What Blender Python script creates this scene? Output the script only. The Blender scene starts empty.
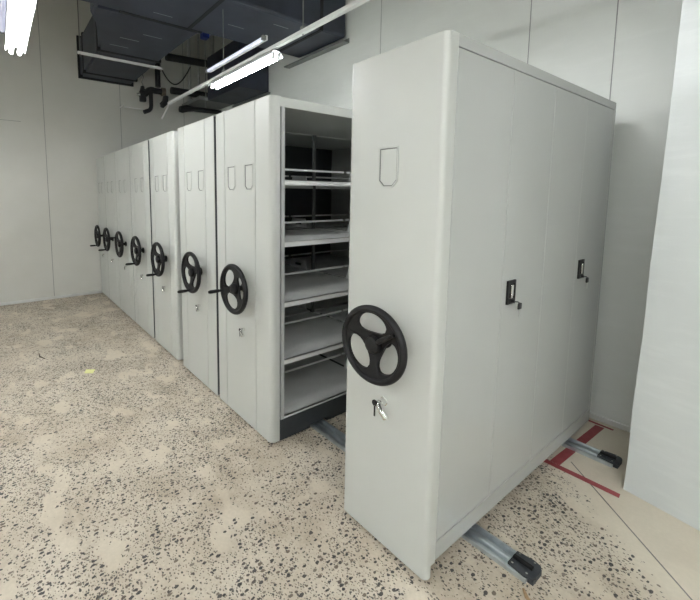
import bpy, bmesh, math, random
from mathutils import Vector, Matrix
random.seed(4)
S = bpy.context.scene
COL = S.collection
PI = math.pi

# ------------------------------------------------------------------ materials
def new_mat(name):
    m = bpy.data.materials.new(name); m.use_nodes = True
    nt = m.node_tree; nt.nodes.clear()
    out = nt.nodes.new('ShaderNodeOutputMaterial')
    b = nt.nodes.new('ShaderNodeBsdfPrincipled')
    nt.links.new(b.outputs[0], out.inputs[0])
    return m, nt, b
def N(nt, typ, **kw):
    n = nt.nodes.new(typ)
    for k, v in kw.items(): setattr(n, k, v)
    return n
def coords(nt, scale=(1, 1, 1)):
    t = N(nt, 'ShaderNodeTexCoord'); mp = N(nt, 'ShaderNodeMapping')
    mp.inputs['Scale'].default_value = scale
    nt.links.new(t.outputs['Object'], mp.inputs[0]); return mp.outputs[0]
def noise(nt, vec, scale, detail=3, rough=.5):
    n = N(nt, 'ShaderNodeTexNoise'); n.inputs['Scale'].default_value = scale
    n.inputs['Detail'].default_value = detail; n.inputs['Roughness'].default_value = rough
    nt.links.new(vec, n.inputs['Vector']); return n.outputs['Fac']
def ramp(nt, fac, stops):
    r = N(nt, 'ShaderNodeValToRGB'); e = r.color_ramp.elements
    while len(e) < len(stops): e.new(.5)
    for i, (p, c) in enumerate(stops):
        e[i].position = p; e[i].color = (*c, 1) if len(c) == 3 else c
    nt.links.new(fac, r.inputs[0]); return r.outputs[0]
def mix(nt, fac, a, b):
    m = N(nt, 'ShaderNodeMix', data_type='RGBA')
    for i, v in ((0, fac), (6, a), (7, b)):
        if isinstance(v, (int, float)): m.inputs[i].default_value = v
        elif isinstance(v, tuple): m.inputs[i].default_value = (*v, 1)
        else: nt.links.new(v, m.inputs[i])
    return m.outputs[2]
def mth(nt, op, a, b=0.0, c=0.0):
    m = N(nt, 'ShaderNodeMath', operation=op)
    for i, v in enumerate((a, b, c)):
        if isinstance(v, (int, float)): m.inputs[i].default_value = v
        else: nt.links.new(v, m.inputs[i])
    return m.outputs[0]
def bump(nt, bsdf, h, strength, dist=.002):
    b = N(nt, 'ShaderNodeBump'); b.inputs['Strength'].default_value = strength
    b.inputs['Distance'].default_value = dist
    nt.links.new(h, b.inputs['Height']); nt.links.new(b.outputs[0], bsdf.inputs['Normal'])
def simple(name, col, rough=.5, metal=0, var=.06, nscale=6, bumps=0, bscale=200, spec=.5):
    m, nt, b = new_mat(name); v = coords(nt)
    c2 = tuple(max(0, x * (1 - var)) for x in col); c3 = tuple(min(1, x * (1 + var)) for x in col)
    f = noise(nt, v, nscale, 4)
    nt.links.new(ramp(nt, f, [(.35, c2), (.65, c3)]), b.inputs['Base Color'])
    b.inputs['Roughness'].default_value = rough; b.inputs['Metallic'].default_value = metal
    b.inputs['Specular IOR Level'].default_value = spec
    if bumps: bump(nt, b, noise(nt, v, bscale, 2), bumps)
    return m
def emit(name, col, strength):
    m = bpy.data.materials.new(name); m.use_nodes = True
    b = [n for n in m.node_tree.nodes if n.type == 'BSDF_PRINCIPLED'][0]
    b.inputs['Base Color'].default_value = (.9, .9, .9, 1)
    b.inputs['Emission Color'].default_value = (*col, 1)
    b.inputs['Emission Strength'].default_value = strength
    return m

M = {}
M['paint'] = simple('grey_powder_paint', (.505, .522, .495), .36, var=.012, nscale=3, bumps=.02, bscale=350)
M['door_paint'] = simple('grey_door_paint', (.445, .46, .443), .2, var=.015, nscale=2, bumps=.03, bscale=300)
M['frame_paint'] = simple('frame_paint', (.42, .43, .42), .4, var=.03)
M['inner_shade'] = simple('inner_shade_paint', (.10, .105, .105), .4, var=.05)  # interior shade put into the colour of parts inside the units
M['shelf_paint'] = simple('shelf_paint', (.68, .69, .68), .38, var=.04, nscale=5)
M['black_plastic'] = simple('black_plastic', (.007, .007, .008), .5, var=.2, nscale=20, bumps=.1, bscale=500, spec=.3)
M['cap_plastic'] = simple('slate_plastic', (.035, .04, .046), .5, var=.15)
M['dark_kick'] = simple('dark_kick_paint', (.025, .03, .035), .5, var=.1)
M['groove'] = simple('holder_edge_paint', (.13, .135, .13), .5, var=.05)
M['chrome'] = simple('chrome', (.82, .82, .8), .14, metal=1, var=.03)
M['zinc'] = simple('zinc_steel', (.55, .60, .63), .28, metal=.85, var=.15, nscale=14)
M['zinc_dark'] = simple('zinc_shadow_steel', (.3, .34, .37), .42, metal=.8, var=.2, nscale=18)
M['alu'] = simple('aluminium', (.7, .71, .7), .4, metal=.6, var=.08)
M['strut'] = simple('painted_strut', (.72, .73, .72), .5, metal=.1, var=.05)
M['duct'] = simple('duct_insulation', (.030, .035, .052), .5, var=.25, nscale=2.5, bumps=.4, bscale=6)
M['duct_tape'] = simple('duct_rubber_band', (.004, .005, .006), .7, var=.1)
M['pipe_black'] = simple('pipe_insulation', (.012, .012, .014), .6, var=.2, nscale=10)
M['brass'] = simple('aged_valve_body', (.16, .13, .1), .5, metal=.3, var=.2, nscale=20)
M['conduit_light'] = simple('light_conduit', (.40, .41, .40), .5, var=.06)
M['blue'] = simple('blue_plastic', (.01, .03, .22), .4, var=.1)
M['grey_conduit'] = simple('grey_conduit', (.2, .21, .2), .5, metal=.3, var=.1)
M['white_metal'] = simple('white_enamel', (.85, .86, .86), .35, var=.02)
M['tube'] = emit('lit_tube', (.97, .99, 1), 42)
M['tube_dim'] = emit('dim_tube', (.55, .60, 1), .16)
M['mark_white'] = simple('white_print', (.35, .36, .37), .6, var=.1)
M['ceiling'] = simple('raw_ceiling', (.3, .3, .29), .9, var=.1)
M['yellow_paper'] = simple('yellow_paper', (.75, .76, .35), .8, var=.05)
M['wood_scrap'] = simple('brown_scrap', (.07, .05, .035), .8, var=.2, nscale=60)
M['tan_scrap'] = simple('tan_wood_scrap', (.33, .22, .12), .8, var=.2, nscale=60)
M['joint'] = simple('joint_grey', (.2, .19, .18), .8, var=.2)

def wall_mat(name, ca, cb, smear, scratch=(.3, .31, .3)):
    m, nt, b = new_mat(name); v = coords(nt)
    base = ramp(nt, noise(nt, v, .9, 5, .6), [(.3, ca), (.7, cb)])
    v2 = coords(nt, (1.2, 1.2, 7))
    s = ramp(nt, noise(nt, v2, 1.6, 6, .7), [(.5, (0, 0, 0)), (.72, (1, 1, 1))])
    c = mix(nt, mth(nt, 'MULTIPLY', s, .45), base, smear)
    v3 = coords(nt, (3, 3, 5))
    d = ramp(nt, noise(nt, v3, 2.3, 8, .8), [(.70, (0, 0, 0)), (.76, (1, 1, 1))])
    c = mix(nt, mth(nt, 'MULTIPLY', d, .35), c, scratch)
    nt.links.new(c, b.inputs['Base Color']); b.inputs['Roughness'].default_value = .5
    bump(nt, b, noise(nt, v, 5, 5), .12, .01)
    return m
M['wall_left'] = wall_mat('insulated_wall_panel_left', (.60, .60, .56), (.67, .67, .63), (.63, .63, .59))
M['wall_back'] = wall_mat('insulated_wall_panel_back', (.68, .70, .665), (.74, .76, .725), (.78, .80, .77))
M['wall_right'] = wall_mat('plastered_wall', (.56, .59, .59), (.63, .66, .65), (.74, .77, .76))

def floor_mat():
    m, nt, b = new_mat('ground_concrete_with_aggregate'); v = coords(nt)
    n1 = noise(nt, v, 1.3, 5, .65); n2 = noise(nt, v, 5, 5, .65); n3 = noise(nt, v, 60, 3, .6)
    base = ramp(nt, n1, [(.3, (.41, .33, .24)), (.5, (.57, .495, .39)), (.66, (.70, .63, .52))])
    base = mix(nt, ramp(nt, n2, [(.35, (0, 0, 0)), (.7, (.55, .55, .55))]), base, (.76, .69, .58))
    base = mix(nt, ramp(nt, n3, [(.4, (.3, .3, .3)), (.7, (0, 0, 0))]), base, (.33, .29, .22))
    # where the aggregate shows
    sx = N(nt, 'ShaderNodeSeparateXYZ'); nt.links.new(v, sx.inputs[0])
    # smooth screed right of the joint: signed distance from the line (.055,1.43)-(.67,.845)
    sd = mth(nt, 'ADD', mth(nt, 'MULTIPLY', sx.outputs[0], .689), mth(nt, 'MULTIPLY', sx.outputs[1], .724))
    far = mth(nt, 'MULTIPLY', mth(nt, 'SUBTRACT', 1.02, sd), 6.0)
    far = N(nt, 'ShaderNodeClamp').outputs[0] if False else far
    cl = N(nt, 'ShaderNodeClamp'); nt.links.new(far, cl.inputs[0]); far = cl.outputs[0]
    msk = ramp(nt, noise(nt, v, 1.5, 6, .68), [(.36, (0, 0, 0)), (.64, (1, 1, 1))])
    patch = ramp(nt, noise(nt, coords(nt, (1, 1.6, 1)), 3.4, 3, .5), [(.56, (1, 1, 1)), (.63, (.1, .1, .1))])
    msk = mth(nt, 'MULTIPLY', mth(nt, 'MULTIPLY', mth(nt, 'ADD', mth(nt, 'MULTIPLY', msk, .85), .15), patch), far)
    base = mix(nt, mth(nt, 'MULTIPLY', mth(nt, 'SUBTRACT', 1, patch), .4), base, (.70, .63, .51))
    base = mix(nt, mth(nt, 'MULTIPLY', msk, .12), base, (.27, .25, .21))
    base = mix(nt, mth(nt, 'MULTIPLY', mth(nt, 'SUBTRACT', 1, far), .6), base, (.76, .70, .58))
    # warped coordinates make the chips angular
    wn = N(nt, 'ShaderNodeTexNoise'); wn.inputs['Scale'].default_value = 70; nt.links.new(v, wn.inputs['Vector'])
    wv = N(nt, 'ShaderNodeVectorMath', operation='MULTIPLY_ADD')
    nt.links.new(wn.outputs['Color'], wv.inputs[0]); wv.inputs[1].default_value = (.009, .009, .0); nt.links.new(v, wv.inputs[2])
    def chips(scale, prob, rmin, rmax, stretch):
        mp = N(nt, 'ShaderNodeMapping'); mp.inputs['Scale'].default_value = stretch
        mp.inputs['Rotation'].default_value = (0, 0, .6 * scale)
        nt.links.new(wv.outputs[0], mp.inputs[0])
        vo = N(nt, 'ShaderNodeTexVoronoi', voronoi_dimensions='2D'); vo.inputs['Scale'].default_value = scale
        nt.links.new(mp.outputs[0], vo.inputs['Vector'])
        sp = N(nt, 'ShaderNodeSeparateColor'); nt.links.new(vo.outputs['Color'], sp.inputs[0])
        on = mth(nt, 'LESS_THAN', sp.outputs[0], mth(nt, 'MULTIPLY', msk, prob))
        r = mth(nt, 'ADD', mth(nt, 'MULTIPLY', sp.outputs[1], rmax - rmin), rmin)
        k = mth(nt, 'DIVIDE', mth(nt, 'SUBTRACT', r, vo.outputs['Distance']), .03)
        c = N(nt, 'ShaderNodeClamp'); nt.links.new(k, c.inputs[0])
        return mth(nt, 'MULTIPLY', on, c.outputs[0]), sp.outputs[2]
    a, ca = chips(42, .62, .15, .42, (1.2, .82, 1))
    a2, ca2 = chips(80, .75, .14, .40, (1, 1.3, 1))
    a3, ca3 = chips(56, .6, .12, .34, (.8, 1.2, 1))
    pal = [(.0, (.018, .018, .02)), (.55, (.042, .040, .042)), (.8, (.12, .085, .065)), (1, (.2, .17, .14))]
    base = mix(nt, mth(nt, 'MULTIPLY', a2, .8), base, ramp(nt, ca2, pal))
    base = mix(nt, mth(nt, 'MULTIPLY', a3, .85), base, ramp(nt, ca3, pal))
    base = mix(nt, mth(nt, 'MULTIPLY', a, .92), base, ramp(nt, ca, pal))
    nt.links.new(base, b.inputs['Base Color'])
    rr = ramp(nt, n1, [(.3, (.5, .5, .5)), (.7, (.62, .62, .62))]); nt.links.new(rr, b.inputs['Roughness'])
    b.inputs['Specular IOR Level'].default_value = .35
    bump(nt, b, n2, .15, .004)
    return m
M['floor'] = floor_mat()
def tape_mat():
    m, nt, b = new_mat('worn_red_floor_tape'); v = coords(nt)
    c = ramp(nt, noise(nt, v, 14, 6, .7), [(.35, (.36, .075, .08)), (.6, (.30, .055, .06)), (.78, (.40, .22, .19))])
    nt.links.new(c, b.inputs['Base Color']); b.inputs['Roughness'].default_value = .6
    return m
M['tape'] = tape_mat()

# ------------------------------------------------------------------ mesh builder
class MB:
    def __init__(s): s.bm = bmesh.new()
    def box(s, x0, x1, y0, y1, z0, z1, bevel=0):
        bm = s.bm
        r = bmesh.ops.create_cube(bm, size=1)
        for v in r['verts']:
            v.co = Vector(((x0 + x1) / 2 + v.co.x * (x1 - x0), (y0 + y1) / 2 + v.co.y * (y1 - y0), (z0 + z1) / 2 + v.co.z * (z1 - z0)))
        if bevel:
            ed = list({e for v in r['verts'] for e in v.link_edges})
            bmesh.ops.bevel(bm, geom=ed, offset=bevel, segments=2, affect='EDGES', profile=.5)
        return s
    def prism(s, pts, a0, a1, axis='z'):
        """closed outline pts extruded along axis"""
        bm = s.bm
        def mk(p, a):
            if axis == 'z': return (p[0], p[1], a)
            if axis == 'y': return (p[0], a, p[1])
            return (a, p[0], p[1])
        A = [bm.verts.new(mk(p, a0)) for p in pts]; B = [bm.verts.new(mk(p, a1)) for p in pts]
        n = len(pts)
        fs = [bm.faces.new(A[::-1]), bm.faces.new(B)]
        for i in range(n): fs.append(bm.faces.new((A[i], A[(i + 1) % n], B[(i + 1) % n], B[i])))
        bmesh.ops.recalc_face_normals(bm, faces=fs)
        return s
    def tube(s, pts, r, seg=12, closed=False):
        bm = s.bm; pts = [Vector(p) for p in pts]; n = len(pts); rings = []
        rs = r if isinstance(r, (list, tuple)) else [r] * n
        up = None
        for i, p in enumerate(pts):
            if closed: t = (pts[(i + 1) % n] - pts[i - 1])
            else: t = pts[min(i + 1, n - 1)] - pts[max(i - 1, 0)]
            t.normalize()
            if up is None: up = t.orthogonal().normalized()
            else: up = (up - t * up.dot(t)).normalized()
            w = t.cross(up)
            rings.append([bm.verts.new(p + (up * math.cos(2 * PI * k / seg) + w * math.sin(2 * PI * k / seg)) * rs[i]) for k in range(seg)])
        fs = []
        for i in range(n if closed else n - 1):
            a, b = rings[i], rings[(i + 1) % n]
            for k in range(seg): fs.append(bm.faces.new((a[k], a[(k + 1) % seg], b[(k + 1) % seg], b[k])))
        if not closed:
            fs.append(bm.faces.new(rings[0][::-1])); fs.append(bm.faces.new(rings[-1]))
        bmesh.ops.recalc_face_normals(bm, faces=fs)
        return s
    def lathe_y(s, cx, cz, prof, seg=28):
        """prof: list of (radius, y); axis along y through (cx, cz)"""
        return s.tube([(cx, y, cz) for _, y in prof], [max(r, .0004) for r, _ in prof], seg)
    def build(s, name, mat, parent=None, smooth=None, loc=None):
        me = bpy.data.meshes.new(name); 
        s.bm.normal_update(); s.bm.to_mesh(me); s.bm.free()
        o = bpy.data.objects.new(name, me); COL.objects.link(o)
        me.materials.append(M[mat] if isinstance(mat, str) else mat)
        if smooth is not None:
            for p in me.polygons: p.use_smooth = True
            try:
                me.set_sharp_from_angle(angle=math.radians(smooth))
            except Exception: pass
        if parent: o.parent = parent
        if loc: o.location = loc
        return o
def tag(o, label=None, cat=None, group=None, kind=None):
    if label: o['label'] = label
    if cat: o['category'] = cat
    if group: o['group'] = group
    if kind: o['kind'] = kind
    return o
def thing(name, loc, label, cat, group=None):
    o = bpy.data.objects.new(name, None); COL.objects.link(o); o.location = loc
    o.empty_display_size = .1
    return tag(o, label, cat, group)

# ------------------------------------------------------------------ the room
XL, YB, YF, XR, ZC = -6.35, 2.145, -5.5, 4.0, 4.95
tag(MB().box(XL - .2, XR + .2, YF - .2, YB + .2, -.2, 0).build('floor', 'floor'), kind='structure')
tag(MB().box(XL - .2, XR + .2, YF - .2, YB + .2, ZC, ZC + .2).build('ceiling', 'ceiling'), kind='structure')
tag(MB().box(XL - .12, XL, YF, YB + .12, 0, ZC).build('wall_left', 'wall_left'), kind='structure')
tag(MB().box(XL, XR, YB, YB + .12, 0, ZC).build('wall_back', 'wall_back'), kind='structure')
tag(MB().box(XL, XR, YF - .12, YF, 0, ZC).build('wall_front', 'wall_back'), kind='structure')
# projecting plastered wall, slightly skewed, its free edge leaning a little
bm = MB(); d = Vector((.304, -.052)).normalized()
lo = [Vector((.318, 1.402)), Vector((.326, 1.402)) + d * 3.8, Vector((XR + .1, YB - .002)), Vector((.34, YB - .002))]
hi = [Vector((.364, 1.398)), Vector((.326, 1.402)) + d * 3.8, Vector((XR + .1, YB - .002)), Vector((.37, YB - .002))]
def blend(t): return [a.lerp(b, t) for a, b in zip(lo, hi)]
levels = [0, .08, .2, .5, .9, 1.3, 1.7, 2.1, 2.6, ZC - .002]
rings = []
for z in levels:
    q = blend(min(z / 2.6, 1)); jit = .003 * math.sin(z * 9.1)
    rings.append([bm.bm.verts.new((p.x + (jit if i == 0 else 0), p.y, z)) for i, p in enumerate(q)])
for a, b in zip(rings, rings[1:]):
    for i in range(4): bm.bm.faces.new((a[i], a[(i + 1) % 4], b[(i + 1) % 4], b[i]))
bm.bm.faces.new(rings[-1]); bm.bm.faces.new(rings[0][::-1])
bmesh.ops.recalc_face_normals(bm.bm, faces=bm.bm.faces[:])
tag(bm.build('wall_right', 'wall_right'), kind='structure')
tag(MB().box(XR, XR + .12, YF, YB, 0, ZC).build('wall_east', 'wall_back'), kind='structure')

# panel joints of the insulated walls
tn = [0]
def trim(mb, mat):
    tn[0] += 1
    return tag(mb.build('trim_%d' % tn[0], mat), kind='structure')
M['seam'] = simple('panel_joint', (.30, .31, .30), .6, var=.1)
for x in (-.104, -.662, -2.20):
    trim(MB().box(x - .003, x + .003, YB - .0025, YB + .001, 0, ZC), 'seam')
for y in (-5.18, -4.06, -2.94, -1.82, -.70, .42, 1.54):
    trim(MB().box(XL - .001, XL + .0025, y - .004, y + .004, 0, ZC), 'seam')
trim(MB().box(XL - .001, XL + .003, YF, -1.0, 2.737, 2.743), 'seam')
tag(MB().box(XL, XL + .02, YF, YB - .02, 0, .045, .003).build('baseboard_left', 'alu'), kind='structure')
tag(MB().box(XL + .02, .33, YB - .018, YB, 0, .04, .003).build('baseboard_back', 'alu'), kind='structure')
# saw-cut joint running across the floor
p0, p1 = Vector((.055, 1.432, 0)), Vector((.95, .58, 0)); dd = (p1 - p0).normalized(); nn = Vector((-dd.y, dd.x, 0)) * .003
trim(MB().prism([(p0 - nn).xy, (p1 - nn).xy, (p1 + nn).xy, (p0 + nn).xy], 0, .0012), 'joint')

# ------------------------------------------------------------------ compact shelving
H = 2.25
D0, D1 = .05, 1.89      # carcass behind the front panel
def panel_profile(hw, rec, r=.022, depth=.066, y_from=0.0):
    """plan outline of a folded sheet front, centred on x=0; front at y=0"""
    p = [(-hw, depth)]
    for k in range(6):
        a = PI + k * (PI / 2) / 5; p.append((-hw + r + r * math.cos(a), r + r * math.sin(a)))
    if rec:
        a0, a1 = rec
        for a in (a0, a1): p += [(a - .0045, 0), (a - .002, .008), (a + .002, .008), (a + .0045, 0)]
    for k in range(6):
        a = -PI / 2 + k * (PI / 2) / 5; p.append((hw - r + r * math.cos(a), r + r * math.sin(a)))
    p.append((hw, depth))
    return p
def holder_ring(cx, z0, z1, w, y=.0, o0=0, o1=.006, h=.0045):
    """raised label frame with clipped lower corners"""
    def outline(g):
        c = .026 - g * .4
        return [(-w / 2 + g, z0 + c + g), (-w / 2 + c + g, z0 + g), (w / 2 - c - g, z0 + g), (w / 2 - g, z0 + c + g), (w / 2 - g, z1 - g), (-w / 2 + g, z1 - g)]
    mb = MB(); O = outline(o0); I = outline(o1); n = 6; bm = mb.bm
    def ring(L, yy): return [bm.verts.new((cx + p[0], yy, p[1])) for p in L]
    of, ob, jf, jb = ring(O, y - h), ring(O, y), ring(I, y - h), ring(I, y)
    for i in range(n):
        j = (i + 1) % n
        bm.faces.new((of[i], of[j], jf[j], jf[i])); bm.faces.new((ob[i], ob[j], of[j], of[i])); bm.faces.new((jf[i], jf[j], jb[j], jb[i])); bm.faces.new((ob[j], ob[i], jb[i], jb[j]))
    bmesh.ops.recalc_face_normals(bm, faces=bm.faces[:])
    return mb
def wheel_mesh(phase):
    """black rim and web with three oval openings; axis y, centre at origin"""
    mb = MB(); bm = mb.bm
    n = 120; R0, RO, rm = .03, .160, .100; hw = math.radians(46)
    yf, yb = -.007, .007
    cols = []
    for i in range(n):
        t = 2 * PI * i / n; h = 0
        for k in range(3):
            hc = phase + PI / 3 + k * 2 * PI / 3
            dl = (t - hc + PI) % (2 * PI) - PI
            if abs(dl) < hw: h = .047 * (1 - (dl / hw) ** 2) ** .42
        c, s_ = math.cos(t), math.sin(t)
        def v(r, y): return bm.verts.new((r * c, y, r * s_))
        dish = -.022
        def dy(r): return -dish * max(0, (RO - r) / (RO - R0)) ** 1.2
        rr = (R0, rm - h, rm + h, RO)
        cols.append((h, [v(r, yf + dy(r)) for r in rr], [v(r, yb + dy(r)) for r in rr]))
    for i in range(n):
        h0, a, A = cols[i]; h1, b, B = cols[(i + 1) % n]
        bm.faces.new((a[0], b[0], b[1], a[1])); bm.faces.new((a[2], b[2], b[3], a[3]))
        bm.faces.new((A[1], B[1], B[0], A[0])); bm.faces.new((A[3], B[3], B[2], A[2]))
        if h0 or h1:
            bm.faces.new((a[1], b[1], B[1], A[1])); bm.faces.new((b[2], a[2], A[2], B[2]))
        else:
            bm.faces.new((a[1], b[1], b[2], a[2])); bm.faces.new((A[2], B[2], B[1], A[1]))
    bmesh.ops.remove_doubles(bm, verts=bm.verts[:], dist=.0002)
    bmesh.ops.recalc_face_normals(bm, faces=bm.faces[:])
    seg = 16; Rm, ra, rb = .1665, .0155, .017
    rings = []
    for i in range(96):
        t = 2 * PI * i / 96; ring = []
        for k in range(seg):
            a = 2 * PI * k / seg; rr = Rm + ra * math.cos(a)
            ring.append(bm.verts.new((rr * math.cos(t), rb * math.sin(a), rr * math.sin(t))))
        rings.append(ring)
    fs = []
    for i in range(96):
        a, b = rings[i], rings[(i + 1) % 96]
        for k in range(seg): fs.append(bm.faces.new((a[k], a[(k + 1) % seg], b[(k + 1) % seg], b[k])))
    bmesh.ops.recalc_face_normals(bm, faces=fs)
    return mb
YW = -.09
def handwheel(root, x, z, knob_deg, folded=False, yoff=0):
    a = math.radians(knob_deg)
    w = wheel_mesh(a).build('handwheel', 'black_plastic', root, smooth=40); w.location = (x, YW, z)
    hb = MB().lathe_y(0, 0, [(.033, .030), (.040, .020), (.040, .000), (.036, -.009), (.027, -.013), (.012, -.013)]).build('hub', 'black_plastic', w, smooth=35)
    MB().lathe_y(0, 0, [(.019, .028), (.019, .078), (.034, .078), (.034, .0895)]).build('axle', 'black_plastic', w, smooth=35)
    ca, sa = math.cos(a), math.sin(a)
    if folded:
        mb = MB()
        pts = [(ca * r, -.006 - (r - .04) * .14, sa * r) for r in (.042, .05, .07, .10, .13, .142)]
        mb.tube(pts, [.009, .012, .012, .0105, .010, .006], 14)
        mb.tube([(ca * .142, .004, sa * .142), (ca * .142, -.020, sa * .142)], .009, 12)
    else:
        cx, cz = ca * .160, sa * .160
        mb = MB().lathe_y(cx, cz, [(.010, .0), (.010, -.024), (.0085, -.028), (.0115, -.034), (.0135, -.06), (.0135, -.10), (.010, -.112), (.003, -.115)], 18)
    mb.build('crank_handle', 'black_plastic', w, smooth=35)
    return w
def key_mesh(mb, p, down=.05, head=.011, yaw=0):
    """small flat key with a round head at p, blade pointing down"""
    x, y, z = p
    mb.lathe_y(x, z, [(head, y + .0015), (head, y - .0015)], 18)
    mb.box(x - .003, x + .003, y - .001, y + .001, z - down, z - head * .6)
def lock(root, x, z, small=False):
    L = MB().lathe_y(x, z, [(.017, .0068), (.017, .002), (.0125, .0), (.0125, -.018), (.010, -.022), (.002, -.022)], 22).build('lock', 'chrome', root, smooth=35)
    # turned lever and a key ring hanging out of the lock
    mb = MB(); mb.tube([(x, -.018, z), (x + .006, -.028, z - .004), (x + .018, -.032, z - .014), (x + .040, -.034, z - .032), (x + .043, -.034, z - .035)], [.0095, .0115, .0115, .0115, .008], 14)
    mb.build('lock_lever', 'chrome', L, smooth=40)
    mb = MB(); ring = []
    for k in range(16):
        t = 2 * PI * k / 16; ring.append((x - .009 + .010 * math.cos(t), -.026 + .002 * math.sin(t), z - .004 + .010 * math.sin(t)))
    mb.tube(ring, .0012, 6, closed=True); mb.build('key_ring', 'chrome', L, smooth=60)
    mb = MB(); key_mesh(mb, (x - .016, -.027, z - .004), .048, .0115); mb.build('key', 'black_plastic', L, smooth=35)
    return L

def unit(xc, hw, label, knob, posts=True, rec=(-.225, .20), wheel_dx=0, folded=False, shade_left=False, pr=.032, seal=False):
    root = thing('mobile_shelving_unit', (xc, 0, 0), label, 'shelving unit', 'double-sided shelving units')
    mb = MB(); P = panel_profile(hw, rec, r=pr); mb.prism(P, .02, H, 'z')
    mb.build('front_panel', 'paint', root, smooth=25)
    for sx in (-.122, .122):
        if hw < .33: sx *= .85
        lh = holder_ring(sx, 1.683, 1.855, .108, o0=0, o1=.004, h=.004).build('label_holder', 'paint', root)
        holder_ring(sx, 1.683, 1.855, .108, o0=.0042, o1=.0095, h=.0012).build('holder_groove', 'groove', lh)
    handwheel(root, wheel_dx, 1.008, knob).scale = (1, 1, .96)
    lock(root, min(.05, wheel_dx * .6 + .01), .703)
    e = hw - .008
    if seal: MB().box(hw + .0002, hw + .011, .0035, .062, .03, 2.245).build('rubber_seal', 'dark_kick', root)
    # top cover and end panel
    MB().box(-e, e, .067, D1, 2.19, H, .003).build('top_cover', 'frame_paint' if False else 'paint', root)
    MB().box(-e, e, D1 - .02, D1, .17, 2.189).build('end_panel', 'paint', root)
    MB().box(-e + .012, e - .012, .067, .0815, .17, 2.189).build('inner_panel', 'inner_shade', root)  # dark colour stands for shade in the gap behind the front panel
    # dark chassis with gaps over the rails
    k = MB(); k.box(-e, e, .067, D1, .034, .155)
    for a, b in ((.067, .335), (.495, 1.53), (1.72, D1)): k.box(-e + .001, e - .001, a, b, .012, .036)
    k.build('chassis', 'dark_kick', root)
    zs = [.172, .564, .953, 1.350, 1.747]
    for y in (.094, .975, 1.852):
        for sx in (-1, 1):
            if y == .975 and sx == 1: continue
            x1 = sx * e
            MB().box(min(x1, x1 - sx * .022), max(x1, x1 - sx * .022), y - .012, y + .014, .156, 2.189).build('post', 'frame_paint' if y < .5 else 'inner_shade', root)  # middle and rear posts coloured dark to stand for interior shade
    if shade_left: MB().box(-e + .0225, -e + .0245, .09, D1 - .03, .156, 2.189).build('shade_sheet', 'dark_kick', root)  # added dark sheet standing for the unlit depth behind the shelves
    for z in zs:
        for (ya, yb) in ((.110, .983), (1.017, 1.836)):
            s = MB()
            s.box(-e + .004, e - .004, ya, yb, z - .004, z)
            for sx in (-1, 1):
                x0 = sx * (e - .004); s.box(min(x0, x0 - sx * .012), max(x0, x0 - sx * .012), ya, yb, z - .033, z)
            s.build('shelf', 'shelf_paint', root)
            MB().box(-.006, .006, ya, yb, z + .088, z + .102).build('back_stop', 'shelf_paint', root)
            # low end stops with a black slot
        for sx in (1,):
            c = sx * (e / 2)
            st = MB().prism([(c - .13, z + .0005), (c + .13, z + .0005), (c + .10, z + .085), (c - .10, z + .085)], .974, .980, 'y').build('end_stop', 'shelf_paint', root)
            MB().box(c - .045, c + .045, .970, .9735, z + .028, z + .050, .001).build('slot', 'dark_kick', st)
    return root

units = [
    (-1.550, .388, 'open light grey mobile shelving unit showing its shelves, beside the empty aisle', 194),
    (-2.318, .366, 'light grey shelving unit pressed against the left of the open-sided unit', 266),
    (-3.180, .362, 'light grey shelving unit just left of the narrow dark gap between units', 266),
    (-3.942, .374, 'fourth light grey shelving unit leftwards from the empty aisle', 262),
    (-4.695, .360, 'light grey shelving unit whose wheel crank points up left, third from the far wall', 150),
    (-5.408, .338, 'second light grey shelving unit out from the far left wall', 265),
    (-6.048, .283, 'narrowest farthest light grey shelving unit, standing against the far left wall', 265),
]
for i, (xc, hw, lab, kn) in enumerate(units):
    unit(xc, hw, lab, kn, shade_left=(i == 1), seal=i not in (0, 2), pr=(.036, .004, .030, .004, .004, .004, .004)[i], wheel_dx=(.055, .085, .10, .09, .07, .05, .05)[i], rec=(-.225, .20) if hw > .33 else (-.18, .15))

# --- the near single-sided cabinet with hinged doors
W8 = .499; hw = W8 / 2
root = thing('mobile_filing_cabinet', (-hw, 0, 0), 'nearest light grey mobile cabinet with black handwheel and lockable doors on its side', 'filing cabinet')
mb = MB(); P = panel_profile(hw, None, r=.024, depth=.036); mb.prism(P, .02, H)
mb.prism([(-hw, .036), (hw, .036), (hw, .066), (-hw, .066)], .075, H)
mb.build('front_panel', 'paint', root, smooth=25)
lh = holder_ring(-.011, 1.681, 1.852, .104, y=0.0, o1=.005).build('label_holder', 'paint', root)
holder_ring(-.011, 1.681, 1.852, .104, y=0.0, o0=.0052, o1=.009, h=.0012).build('holder_groove', 'groove', lh)
handwheel(root, .004, 1.003, 34, folded=True).scale = (.985, 1, .95)
lk = lock(root, -.008, .705); lk.scale = (1.3, 1.3, 1.3); lk.location = (.012, -.002, -.200)
D8 = 1.905
MB().box(-hw, hw, .067, D8, 2.205, H, .002).build('top_cover', 'door_paint', root)
MB().box(-hw, -hw + .02, .067, D8, .085, 2.204).build('back_panel', 'door_paint', root)
MB().box(-hw + .021, hw, D8 - .018, D8, .17, 2.204).build('end_panel', 'door_paint', root)
MB().box(-hw + .021, hw, .067, D8, .085, .168).build('base_rail', 'door_paint', root)
MB().box(-hw + .021, hw - .03, .067, D8 - .019, .169, .19).build('shelf', 'shelf_paint', root)
MB().box(-hw + .03, hw - .03, .10, D8 - .05, .034, .084).build('chassis', 'dark_kick', root)
MB().box(-hw + .021, hw - .022, .96, .99, .191, 2.204).build('post', 'frame_paint', root)
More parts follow.
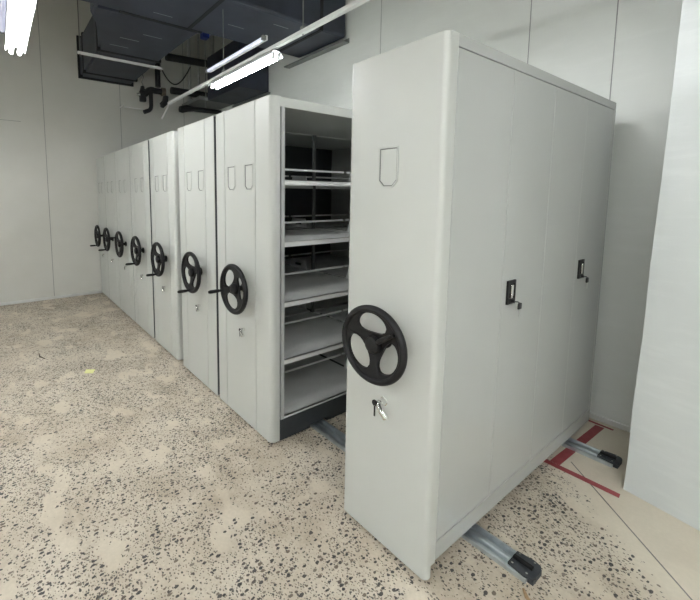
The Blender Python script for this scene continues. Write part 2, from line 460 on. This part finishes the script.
for z in (.6, 1.0, 1.4, 1.8):
    MB().box(-hw + .021, hw - .03, .08, .958, z - .02, z).build('shelf', 'shelf_paint', root)
ys = [.0695, .520, .969, 1.419, D8 - .0205]
for i in range(4):
    a, b = ys[i] + (.0005 if i == 3 else .0018), ys[i + 1] - (.0005 if i == 2 else .0018)
    d = MB().box(hw - .020, hw - .0012, a, b, .1715, 2.2015, .0012).build('door', 'door_paint', root)
    if i in (1, 3):
        y0 = a + .042; zc = 1.188 if i == 1 else 1.206; xf = hw - .0012
        # recessed handle plate: black frame, chrome pull, key hanging beside
        pl = MB(); t = .009
        pl.box(xf, xf + .004, y0, y0 + .078, zc - .057, zc + .057)
        for (ya, yb, za, zb) in ((0, .016, -.057, .057), (.062, .078, -.057, .057), (.016, .062, .042, .057), (.016, .062, -.057, -.030)):
            pl.box(xf + .004, xf + t, y0 + ya, y0 + yb, zc + za, zc + zb)
        pl.build('handle_plate', 'black_plastic', d)
        pu = MB(); pu.box(xf + .0042, xf + .013, y0 + .030, y0 + .050, zc - .020, zc + .036, .003)
        pu.box(xf + .0042, xf + .016, y0 + .024, y0 + .038, zc - .028, zc - .006, .003)
        pu.build('handle_pull', 'chrome', d)
        ky = MB(); yk = y0 + .045; zk = zc - .046
        ky.tube([(xf + t - .001, yk, zk), (xf + t + .012, yk, zk)], .007, 14)
        ky.tube([(xf + t + .010, yk, zk), (xf + .026, yk + .022, zk - .002), (xf + .028, yk + .042, zk - .012)], .0028, 8)
        ky.build('lock_barrel', 'black_plastic', d, smooth=40)
        k2 = MB(); k2.box(xf + .022, xf + .032, yk + .026, yk + .058, zk - .042, zk - .010, .005)
        k2.build('key_head', 'black_plastic', d)
        MB().box(xf + .026, xf + .028, yk + .039, yk + .047, zk - .078, zk - .0425).build('key', 'chrome', d)

# --- floor rails
def rail(yc, label, dx=0):
    r = thing('floor_rail', (dx, yc, 0), label, 'rail', 'steel floor rails')
    x0, x1 = -6.30, .245
    prof = [(-.062, 0), (-.062, .020), (-.056, .0235), (-.046, .0235), (-.042, .016), (-.039, .003), (-.020, .003), (-.014, .016), (-.007, .021), (.007, .021), (.014, .016), (.020, .003), (.039, .003), (.042, .016), (.046, .0235), (.056, .0235), (.062, .020), (.062, 0)]
    MB().prism(prof, x0, x1, 'x').build('track', 'zinc', r, smooth=20)
    st = MB()
    out = [(.165, -.050), (.235, -.060), (.262, -.052), (.272, -.03), (.272, .03), (.262, .052), (.235, .060), (.165, .050)]
    st.prism(out, .0237, .034)
    st.box(.245, .268, -.045, .045, .0, .024)
    st.build('end_stop', 'cap_plastic', r)
    MB().box(.168, .250, -.012, .012, .0341, .047, .004).build('buffer', 'black_plastic', r)
    for (bx, by) in ((.18, -.040), (.18, .040), (.24, -.044), (.24, .044)):
        MB().tube([(bx, by, .034), (bx, by, .0375)], .005, 8).build('screw', 'chrome', r, smooth=30)
    r.scale = (1, .93, 1)
    return r
rail(.415, 'zinc floor rail running under the cabinet fronts, nearer of the two')
rail(1.628, 'zinc floor rail near the back wall, ending inside the red tape lines', -.022)

# --- red tape on the floor
def strip(name, pts, label):
    o = MB().prism(pts, .0004, .0013).build(name, 'tape')
    return tag(o, label, 'tape', 'red floor tape lines')
strip('floor_tape', [(-.30, 1.292), (.325, 1.297), (.321, 1.338), (.15, 1.339), (-.30, 1.333)], 'red tape strip crossing from cabinet corner to the projecting white wall')
strip('floor_tape', [(-.028, 1.3395), (.026, 1.3395), (.054, 2.05), (.002, 2.05)], 'wide red tape strip running toward the back wall, past the far rail end')
strip('floor_tape', [(-.05, 2.065), (.10, 2.062), (.10, 2.083), (-.05, 2.09)], 'short scrap of red tape at the foot of the back wall')

# --- litter
tag(MB().prism([(-3.17, -.77), (-3.09, -.80), (-3.04, -.735), (-3.12, -.70)], .0005, .002).build('paper_note', 'yellow_paper'), 'small pale yellow paper scrap lying on the floor left of the units', 'paper')
mb = MB(); mb.tube([(-3.86, -1.10, .006), (-3.76, -1.10, .008), (-3.67, -1.06, .006)], [.004, .006, .003], 8)
tag(mb.build('wood_splinter', 'wood_scrap'), 'thin dark splinter lying on the floor at the far left', 'splinter')
mb = MB(); mb.tube([(.252, .322, .006), (.275, .295, .007), (.300, .285, .006)], [.005, .008, .004], 8)
tag(mb.build('wood_splinter', 'tan_scrap'), 'tan wood splinter beside the end of the nearer floor rail', 'splinter')

# ------------------------------------------------------------------ overhead services
ZD = 3.52
# main duct, running toward the back wall
r = thing('ventilation_duct', (-3.15, .5, ZD), 'large black insulated duct running overhead to the back wall', 'duct')
def duct_part(mb, name, mat, root, smooth=None, world=None):
    o = mb.build(name, mat, root, smooth)
    o.location = -Vector(root.location)
    return o
duct_part(MB().box(-3.60, -2.70, -3.0, YB - .04, ZD, 4.12, .03), 'duct_body', 'duct', r)
for y in (-1.9, -.72, .50, 1.72):
    duct_part(MB().box(-3.606, -2.694, y - .022, y + .022, ZD - .007, 4.127, .004), 'joint_band', 'duct_tape', r)
duct_part(MB().box(-3.607, -3.56, -.24, .66, ZD - .008, ZD + .02, .004), 'joint_band', 'duct_tape', r)
duct_part(MB().box(-3.88, -2.68, YB - .10, YB - .003, ZD - .055, ZD - .04).box(-3.88, -2.68, YB - .012, YB - .003, ZD - .04, ZD), 'wall_flange', 'grey_conduit', r)
for (x, y) in ((-3.40, .15), (-3.0, -.1), (-3.2, .9), (-2.9, 1.3)):
    duct_part(MB().box(x - .003, x + .003, y - .10, y + .10, ZD - .0015, ZD + .001), 'print_line', 'mark_white', r)
# branch duct
r = thing('ventilation_duct', (-5.0, .22, ZD), 'black insulated branch duct going from the main duct to the left wall', 'duct')
br = [(-6.335, -.17), (-5.2, -.17), (-4.75, -.20), (-4.1, -.36), (-3.85, -.46), (-3.612, -.46), (-3.612, .665), (-3.9, .64), (-4.6, .62), (-6.335, .62)]
mb = MB(); mb.prism(br, ZD + .004, 4.10)
bmesh.ops.bevel(mb.bm, geom=[e for e in mb.bm.edges if abs((e.verts[0].co - e.verts[1].co).z) < .01], offset=.03, segments=2, affect='EDGES')
duct_part(mb, 'duct_body', 'duct', r)
for x, y0 in ((-6.05, -.17), (-4.90, -.193)):
    duct_part(MB().box(x - .03, x + .03, y0 - .007, .630, ZD - .005, 4.107, .008), 'joint_band', 'duct_tape', r)
duct_part(MB().box(-6.345, -6.31, -.20, .64, ZD - .02, 4.14), 'wall_flange', 'duct_tape', r)
for (x, y) in ((-4.3, .05), (-4.05, .25), (-4.6, .0)):
    duct_part(MB().box(x - .004, x + .004, y - .11, y + .11, ZD + .002, ZD + .0045), 'print_line', 'mark_white', r)
# hanger under the branch duct
r = thing('trapeze_hanger', (-5.08, .17, ZD), 'silver strut hanger with rods carrying the black branch duct', 'duct hanger')
duct_part(MB().box(-5.10, -5.055, -.40, .72, ZD - .036, ZD - .006, .003), 'strut', 'strut', r)
for y in (-.37, .69):
    duct_part(MB().tube([(-5.078, y, ZD - .07), (-5.078, y, ZC)], .006, 8), 'rod', 'grey_conduit', r)
# wall duct behind the lamp
r = thing('ventilation_duct', (-4.95, 1.85, 3.24), 'black duct box low on the back wall behind the lit lamp', 'duct')
duct_part(MB().box(-5.50, -4.41, 1.62, YB - .004, 3.25, 3.95, .012), 'duct_body', 'duct', r)
duct_part(MB().box(-5.54, -4.37, YB - .03, YB - .003, 3.215, 3.24), 'wall_flange', 'grey_conduit', r)
r.location.z = 3.24
# grey slab piece beside it
tag(MB().box(-6.348, -5.56, 1.50, YB - .002, 3.27, 3.33, .004).build('cable_tray', 'grey_conduit'), 'flat grey tray piece in the upper corner beside the wall duct', 'cable tray')
# vertical conduits in the far corner
for i, (x, y, rr) in enumerate(((-6.2, 1.60, .03), (-6.2, 1.78, .02), (-6.1, 2.02, .035))):
    lab = ['thick grey vertical conduit on the left wall, nearest of three by the corner', 'thin grey vertical conduit between the two thicker ones', 'thick grey vertical conduit closest to the far corner'][i]
    tag(MB().tube([(x, y, 3.34), (x, y, ZC)], rr, 14).build('conduit', 'conduit_light', smooth=40), lab, 'conduit', 'vertical conduits in the far corner')
# insulated pipes
def arc(c, a, b, n=6):
    """quarter bend from point a to b around corner c"""
    c, a, b = Vector(c), Vector(a), Vector(b)
    return [((1 - t) ** 2) * a + 2 * t * (1 - t) * c + t * t * b for t in [k / n for k in range(n + 1)]]
px = -5.98
tag(MB().tube([(px, 1.10, 3.99), (px, 1.4, 4.0), (px, 1.98, 4.02), (px, 2.143, 4.02)], .062, 16).build('insulated_pipe', 'pipe_black', smooth=40), 'thick black insulated pipe, upper of the two reaching the back wall', 'pipe', 'insulated pipes')
tag(MB().tube([(px, 1.17, 3.45), (px, 2.143, 3.46)], .058, 16).build('insulated_pipe', 'pipe_black', smooth=40), 'black insulated pipe, lower one beside the valve', 'pipe', 'insulated pipes')
tag(MB().tube([(-6.1, .985, 3.50), (-6.1, .99, ZC)], .045, 14).build('insulated_pipe', 'pipe_black', smooth=40), 'vertical black insulated pipe dropping to the valve', 'pipe', 'insulated pipes')
# valve group
r = thing('pipe_valve', (-6.1, .85, 3.3), 'black valve assembly with bent drain pipe hanging at the left wall', 'valve')
P_ = [(-6.1, .70, 3.34), (-6.1, .78, 3.36)] + arc((-6.1, .84, 3.46), (-6.1, .78, 3.37), (-6.1, .93, 3.43)) + [(-6.1, 1.04, 3.43)]
duct_part(MB().tube(P_, .05, 14), 'valve_pipe', 'pipe_black', r, 40)
duct_part(MB().tube([(-6.1, 1.045, 3.43), (-6.1, 1.105, 3.43)], .072, 18), 'collar', 'brass', r, 30)
duct_part(MB().tube([(-6.1, .62, 3.33), (-6.1, .64, 3.33), (-6.1, .645, 3.33), (-6.1, .70, 3.33)], [.022, .022, .035, .035], 14), 'end_cap', 'chrome', r, 30)
duct_part(MB().box(-6.14, -6.06, .675, .775, 3.22, 3.40, .012), 'valve_body', 'pipe_black', r)
duct_part(MB().tube([(-6.1, .725, 3.40), (-6.1, .725, 3.47)], [.045, .03], 14), 'valve_cap', 'pipe_black', r, 30)
P_ = [(-6.1, .86, 3.41), (-6.1, .86, 3.22)] + arc((-6.1, .86, 3.10), (-6.1, .86, 3.18), (-6.1, .80, 3.08)) + [(-6.1, .735, 3.05)]
duct_part(MB().tube(P_, .034, 14), 'drain_pipe', 'pipe_black', r, 40)
duct_part(MB().tube([(-6.1, 1.02, 3.20), (-6.1, 1.04, 3.20), (-6.1, 1.10, 3.26), (-6.1, 1.12, 3.37)], [.03, .05, .055, .045], 14), 'strainer', 'pipe_black', r, 40)
duct_part(MB().tube([(-6.1, .74, 3.46), (-6.1, .715, 3.54), (-6.1, .745, 3.62), (-6.1, .72, 3.70), (-6.1, .74, 4.3), (-6.1, .74, ZC)], .010, 8), 'hanging_chain', 'grey_conduit', r, 40)
# bracket of the drain
tag(MB().box(-6.348, -6.06, .40, .415, 3.115, 3.13).box(-6.12, -6.10, .415, .74, 3.09, 3.105).build('wall_bracket', 'strut'), 'small white bracket on the left wall under the valve', 'bracket')
# pipe elbow
P_ = [(-6.05, 1.34, 3.17), (-6.05, 1.38, 3.17), (-6.05, 1.48, 3.20), (-6.05, 1.60, 3.205), (-6.05, 2.143, 3.21)]
tag(MB().tube(P_, [.05, .062, .06, .045, .04], 16).build('pipe_elbow', 'pipe_black', smooth=40), 'short black pipe end hanging in front of the grey tray', 'pipe')
# cable loop
lp = [(-6.15, 1.06 + .54 * t, 3.86 + .10 * t - .62 * math.sin(PI * t) ** .9 * (1 - .25 * t) * .55) for t in [k / 14 for k in range(15)]]
tag(MB().tube(lp, .012, 8).build('cable', 'pipe_black', smooth=60), 'black cable hanging in a loop beneath the upper pipe', 'cable')
# blue box on a rod
r = thing('junction_box', (-4.66, 1.2, 4.0), 'small blue box hung on a thin rod near the ducts', 'junction box')
duct_part(MB().box(-4.72, -4.60, 1.15, 1.25, 3.90, 4.04, .012), 'box', 'blue', r)
duct_part(MB().tube([(-4.66, 1.2, 4.04), (-4.66, 1.2, ZC)], .006, 8).tube([(-4.66, 1.2, 2.93), (-4.66, 1.2, 3.90)], .006, 8), 'rod', 'grey_conduit', r)

# ------------------------------------------------------------------ lamps on struts
def lamp(x0, x1, y, z, label):
    """batten with a white reflector, two lit tubes below the strut, and one dim tube above it"""
    r = thing('fluorescent_lamp', ((x0 + x1) / 2, y, z), label, 'ceiling lamp', 'fluorescent lamps on the struts')
    L = (x1 - x0) / 2; t = .002
    out = [(-.068, -.029), (-.03, .014), (.03, .014), (.068, -.029), (.068 - t * 2, -.029), (.029, .011), (-.029, .011), (-.068 + t * 2, -.029)]
    MB().prism([(a, b) for a, b in out], -L, L, 'x').build('reflector', 'white_metal', r)
    for sy in (-.028, .028):
        MB().tube([(-L + .03, sy, -.036), (L - .03, sy, -.036)], .0135, 14).build('tube', 'tube', r, smooth=40)
        for sx in (-1, 1):
            a = sx * (L - .005); b = sx * (L - .0295)
            MB().box(min(a, b), max(a, b), sy - .012, sy + .012, -.052, .004, .002).build('socket', 'white_metal', r)
    return r
def upper_tube(x0, x1, y, z, label):
    r = thing('tube_batten', ((x0 + x1) / 2, y, z), label, 'ceiling lamp', 'slim bluish tube battens')
    L = (x1 - x0) / 2
    MB().box(-L, L, .008, .03, -.012, .028, .003).build('batten', 'white_metal', r)
    MB().tube([(-L + .02, -.008, 0), (L - .02, -.008, 0)], .015, 14).build('tube', 'tube_dim', r, smooth=40)
    for sx in (-1, 1):
        a = sx * (L + .012); b = sx * (L - .0195)
        MB().box(min(a, b), max(a, b), -.026, .0075, -.018, .018, .003).build('socket', 'grey_conduit', r)
def strut(x0, x1, y, z, rods, label, end=False):
    r = thing('hanging_strut', ((x0 + x1) / 2, y, z), label, 'support strut', 'struts carrying the lamps')
    duct_part(MB().box(x0, x1, y - .017, y - .0145, z, z + .028).box(x0, x1, y - .0145, y + .0145, z, z + .0025).box(x0, x1, y + .0145, y + .017, z, z + .028), 'channel', 'strut', r)
    for x, zt in rods:
        duct_part(MB().tube([(x, y, z - .012), (x, y, zt)], .0045, 8), 'rod', 'grey_conduit', r)
        duct_part(MB().box(x - .02, x + .02, y - .014, y + .014, z + .003, z + .055, .003), 'clamp', 'grey_conduit', r)
    if end:
        duct_part(MB().tube([(x0 + .01, y, z + .01), (x0 - .02, y - .0, z - .02), (x0 - .28, y, z - .14)], .012, 8), 'end_brace', 'strut', r)
ZL = 2.82
strut(-4.50, 3.9, .585, 2.868, [(-2.90, ZD - .012), (-1.60, ZC), (.6, ZC), (2.8, ZC)], 'long pale strut with the lit lamp below it, above the row of units', True)
lamp(-3.13, -1.95, .585, 2.832, 'bright fluorescent lamp with reflector above the row of units')
upper_tube(-3.13, -2.03, .52, 2.955, 'slim bluish tube just above the bright lamp over the units')
strut(-3.11, 3.9, -1.175, 2.85, [(-2.2, ZC), (0, ZC), (2.2, ZC)], 'pale strut over the open floor, carrying the lamp at the upper left')
lamp(-3.10, -1.92, -1.175, 2.814, 'bright fluorescent lamp at the upper left over the open floor')
upper_tube(-3.10, -1.92, -1.245, 2.93, 'slim bluish tube beside the bright lamp at the upper left')
# rows assumed to continue out of view; several unseen lamps added as fill
lamp(-.50, .0, .585, 2.832, 'short fluorescent lamp on the long strut, outside the picture above the nearest cabinet')
lamp(.95, 2.13, -1.175, 2.814, 'added fluorescent fill lamp on the open-floor strut, outside the picture just right of the camera')
lamp(2.55, 3.73, -1.175, 2.814, 'added fluorescent fill lamp on the open-floor strut, farthest right outside the picture')
strut(-6.2, 3.9, -3.4, 2.85, [(-2.2, ZC), (0, ZC), (2.2, ZC)], 'pale strut behind the camera carrying five lamps')
lamp(-3.10, -1.92, -3.4, 2.814, 'second fluorescent lamp from the left wall in the row behind the camera')
lamp(-.4, .78, -3.4, 2.814, 'third fluorescent lamp from the left wall in the row behind the camera')
lamp(1.0, 2.18, -3.4, 2.814, 'added fill lamp, fourth from the left wall in the row behind the camera')
lamp(2.55, 3.73, -3.4, 2.814, 'added fill lamp, rightmost of the row behind the camera')
lamp(-5.9, -4.72, -3.4, 2.814, 'added fluorescent fill lamp closest to the left wall in the row behind the camera')

# ------------------------------------------------------------------ world, camera, view
w = bpy.data.worlds.new('World'); S.world = w; w.use_nodes = True
w.node_tree.nodes['Background'].inputs[0].default_value = (.5, .55, .6, 1)
w.node_tree.nodes['Background'].inputs[1].default_value = .05
cam = bpy.data.cameras.new('camera'); co = bpy.data.objects.new('camera', cam); COL.objects.link(co)
right = Vector((0.58984378, 0.80750998, 0.00345528)); up = Vector((-0.08585962, 0.05846018, 0.99459064)); fw = Vector((-0.80293987, 0.58694977, -0.10381487))
mw = Matrix(((right.x, up.x, -fw.x, .87676), (right.y, up.y, -fw.y, -1.3709), (right.z, up.z, -fw.z, 1.6391), (0, 0, 0, 1)))
co.matrix_world = mw
cam.sensor_fit = 'HORIZONTAL'; cam.sensor_width = 36; cam.lens = 396.816 / 700 * 36
cam.shift_x = (350 - 286.826) / 700; cam.shift_y = -(300 - 238.235) / 700
cam.clip_start = .02
S.camera = co
S.view_settings.view_transform = 'Standard'; S.view_settings.look = 'None'
S.view_settings.gamma = 1; S.view_settings.use_curve_mapping = False
S.view_settings.exposure = 1.29
S.cycles.max_bounces = 10; S.cycles.diffuse_bounces = 6
try: S.cycles.use_denoising = True
except Exception: pass
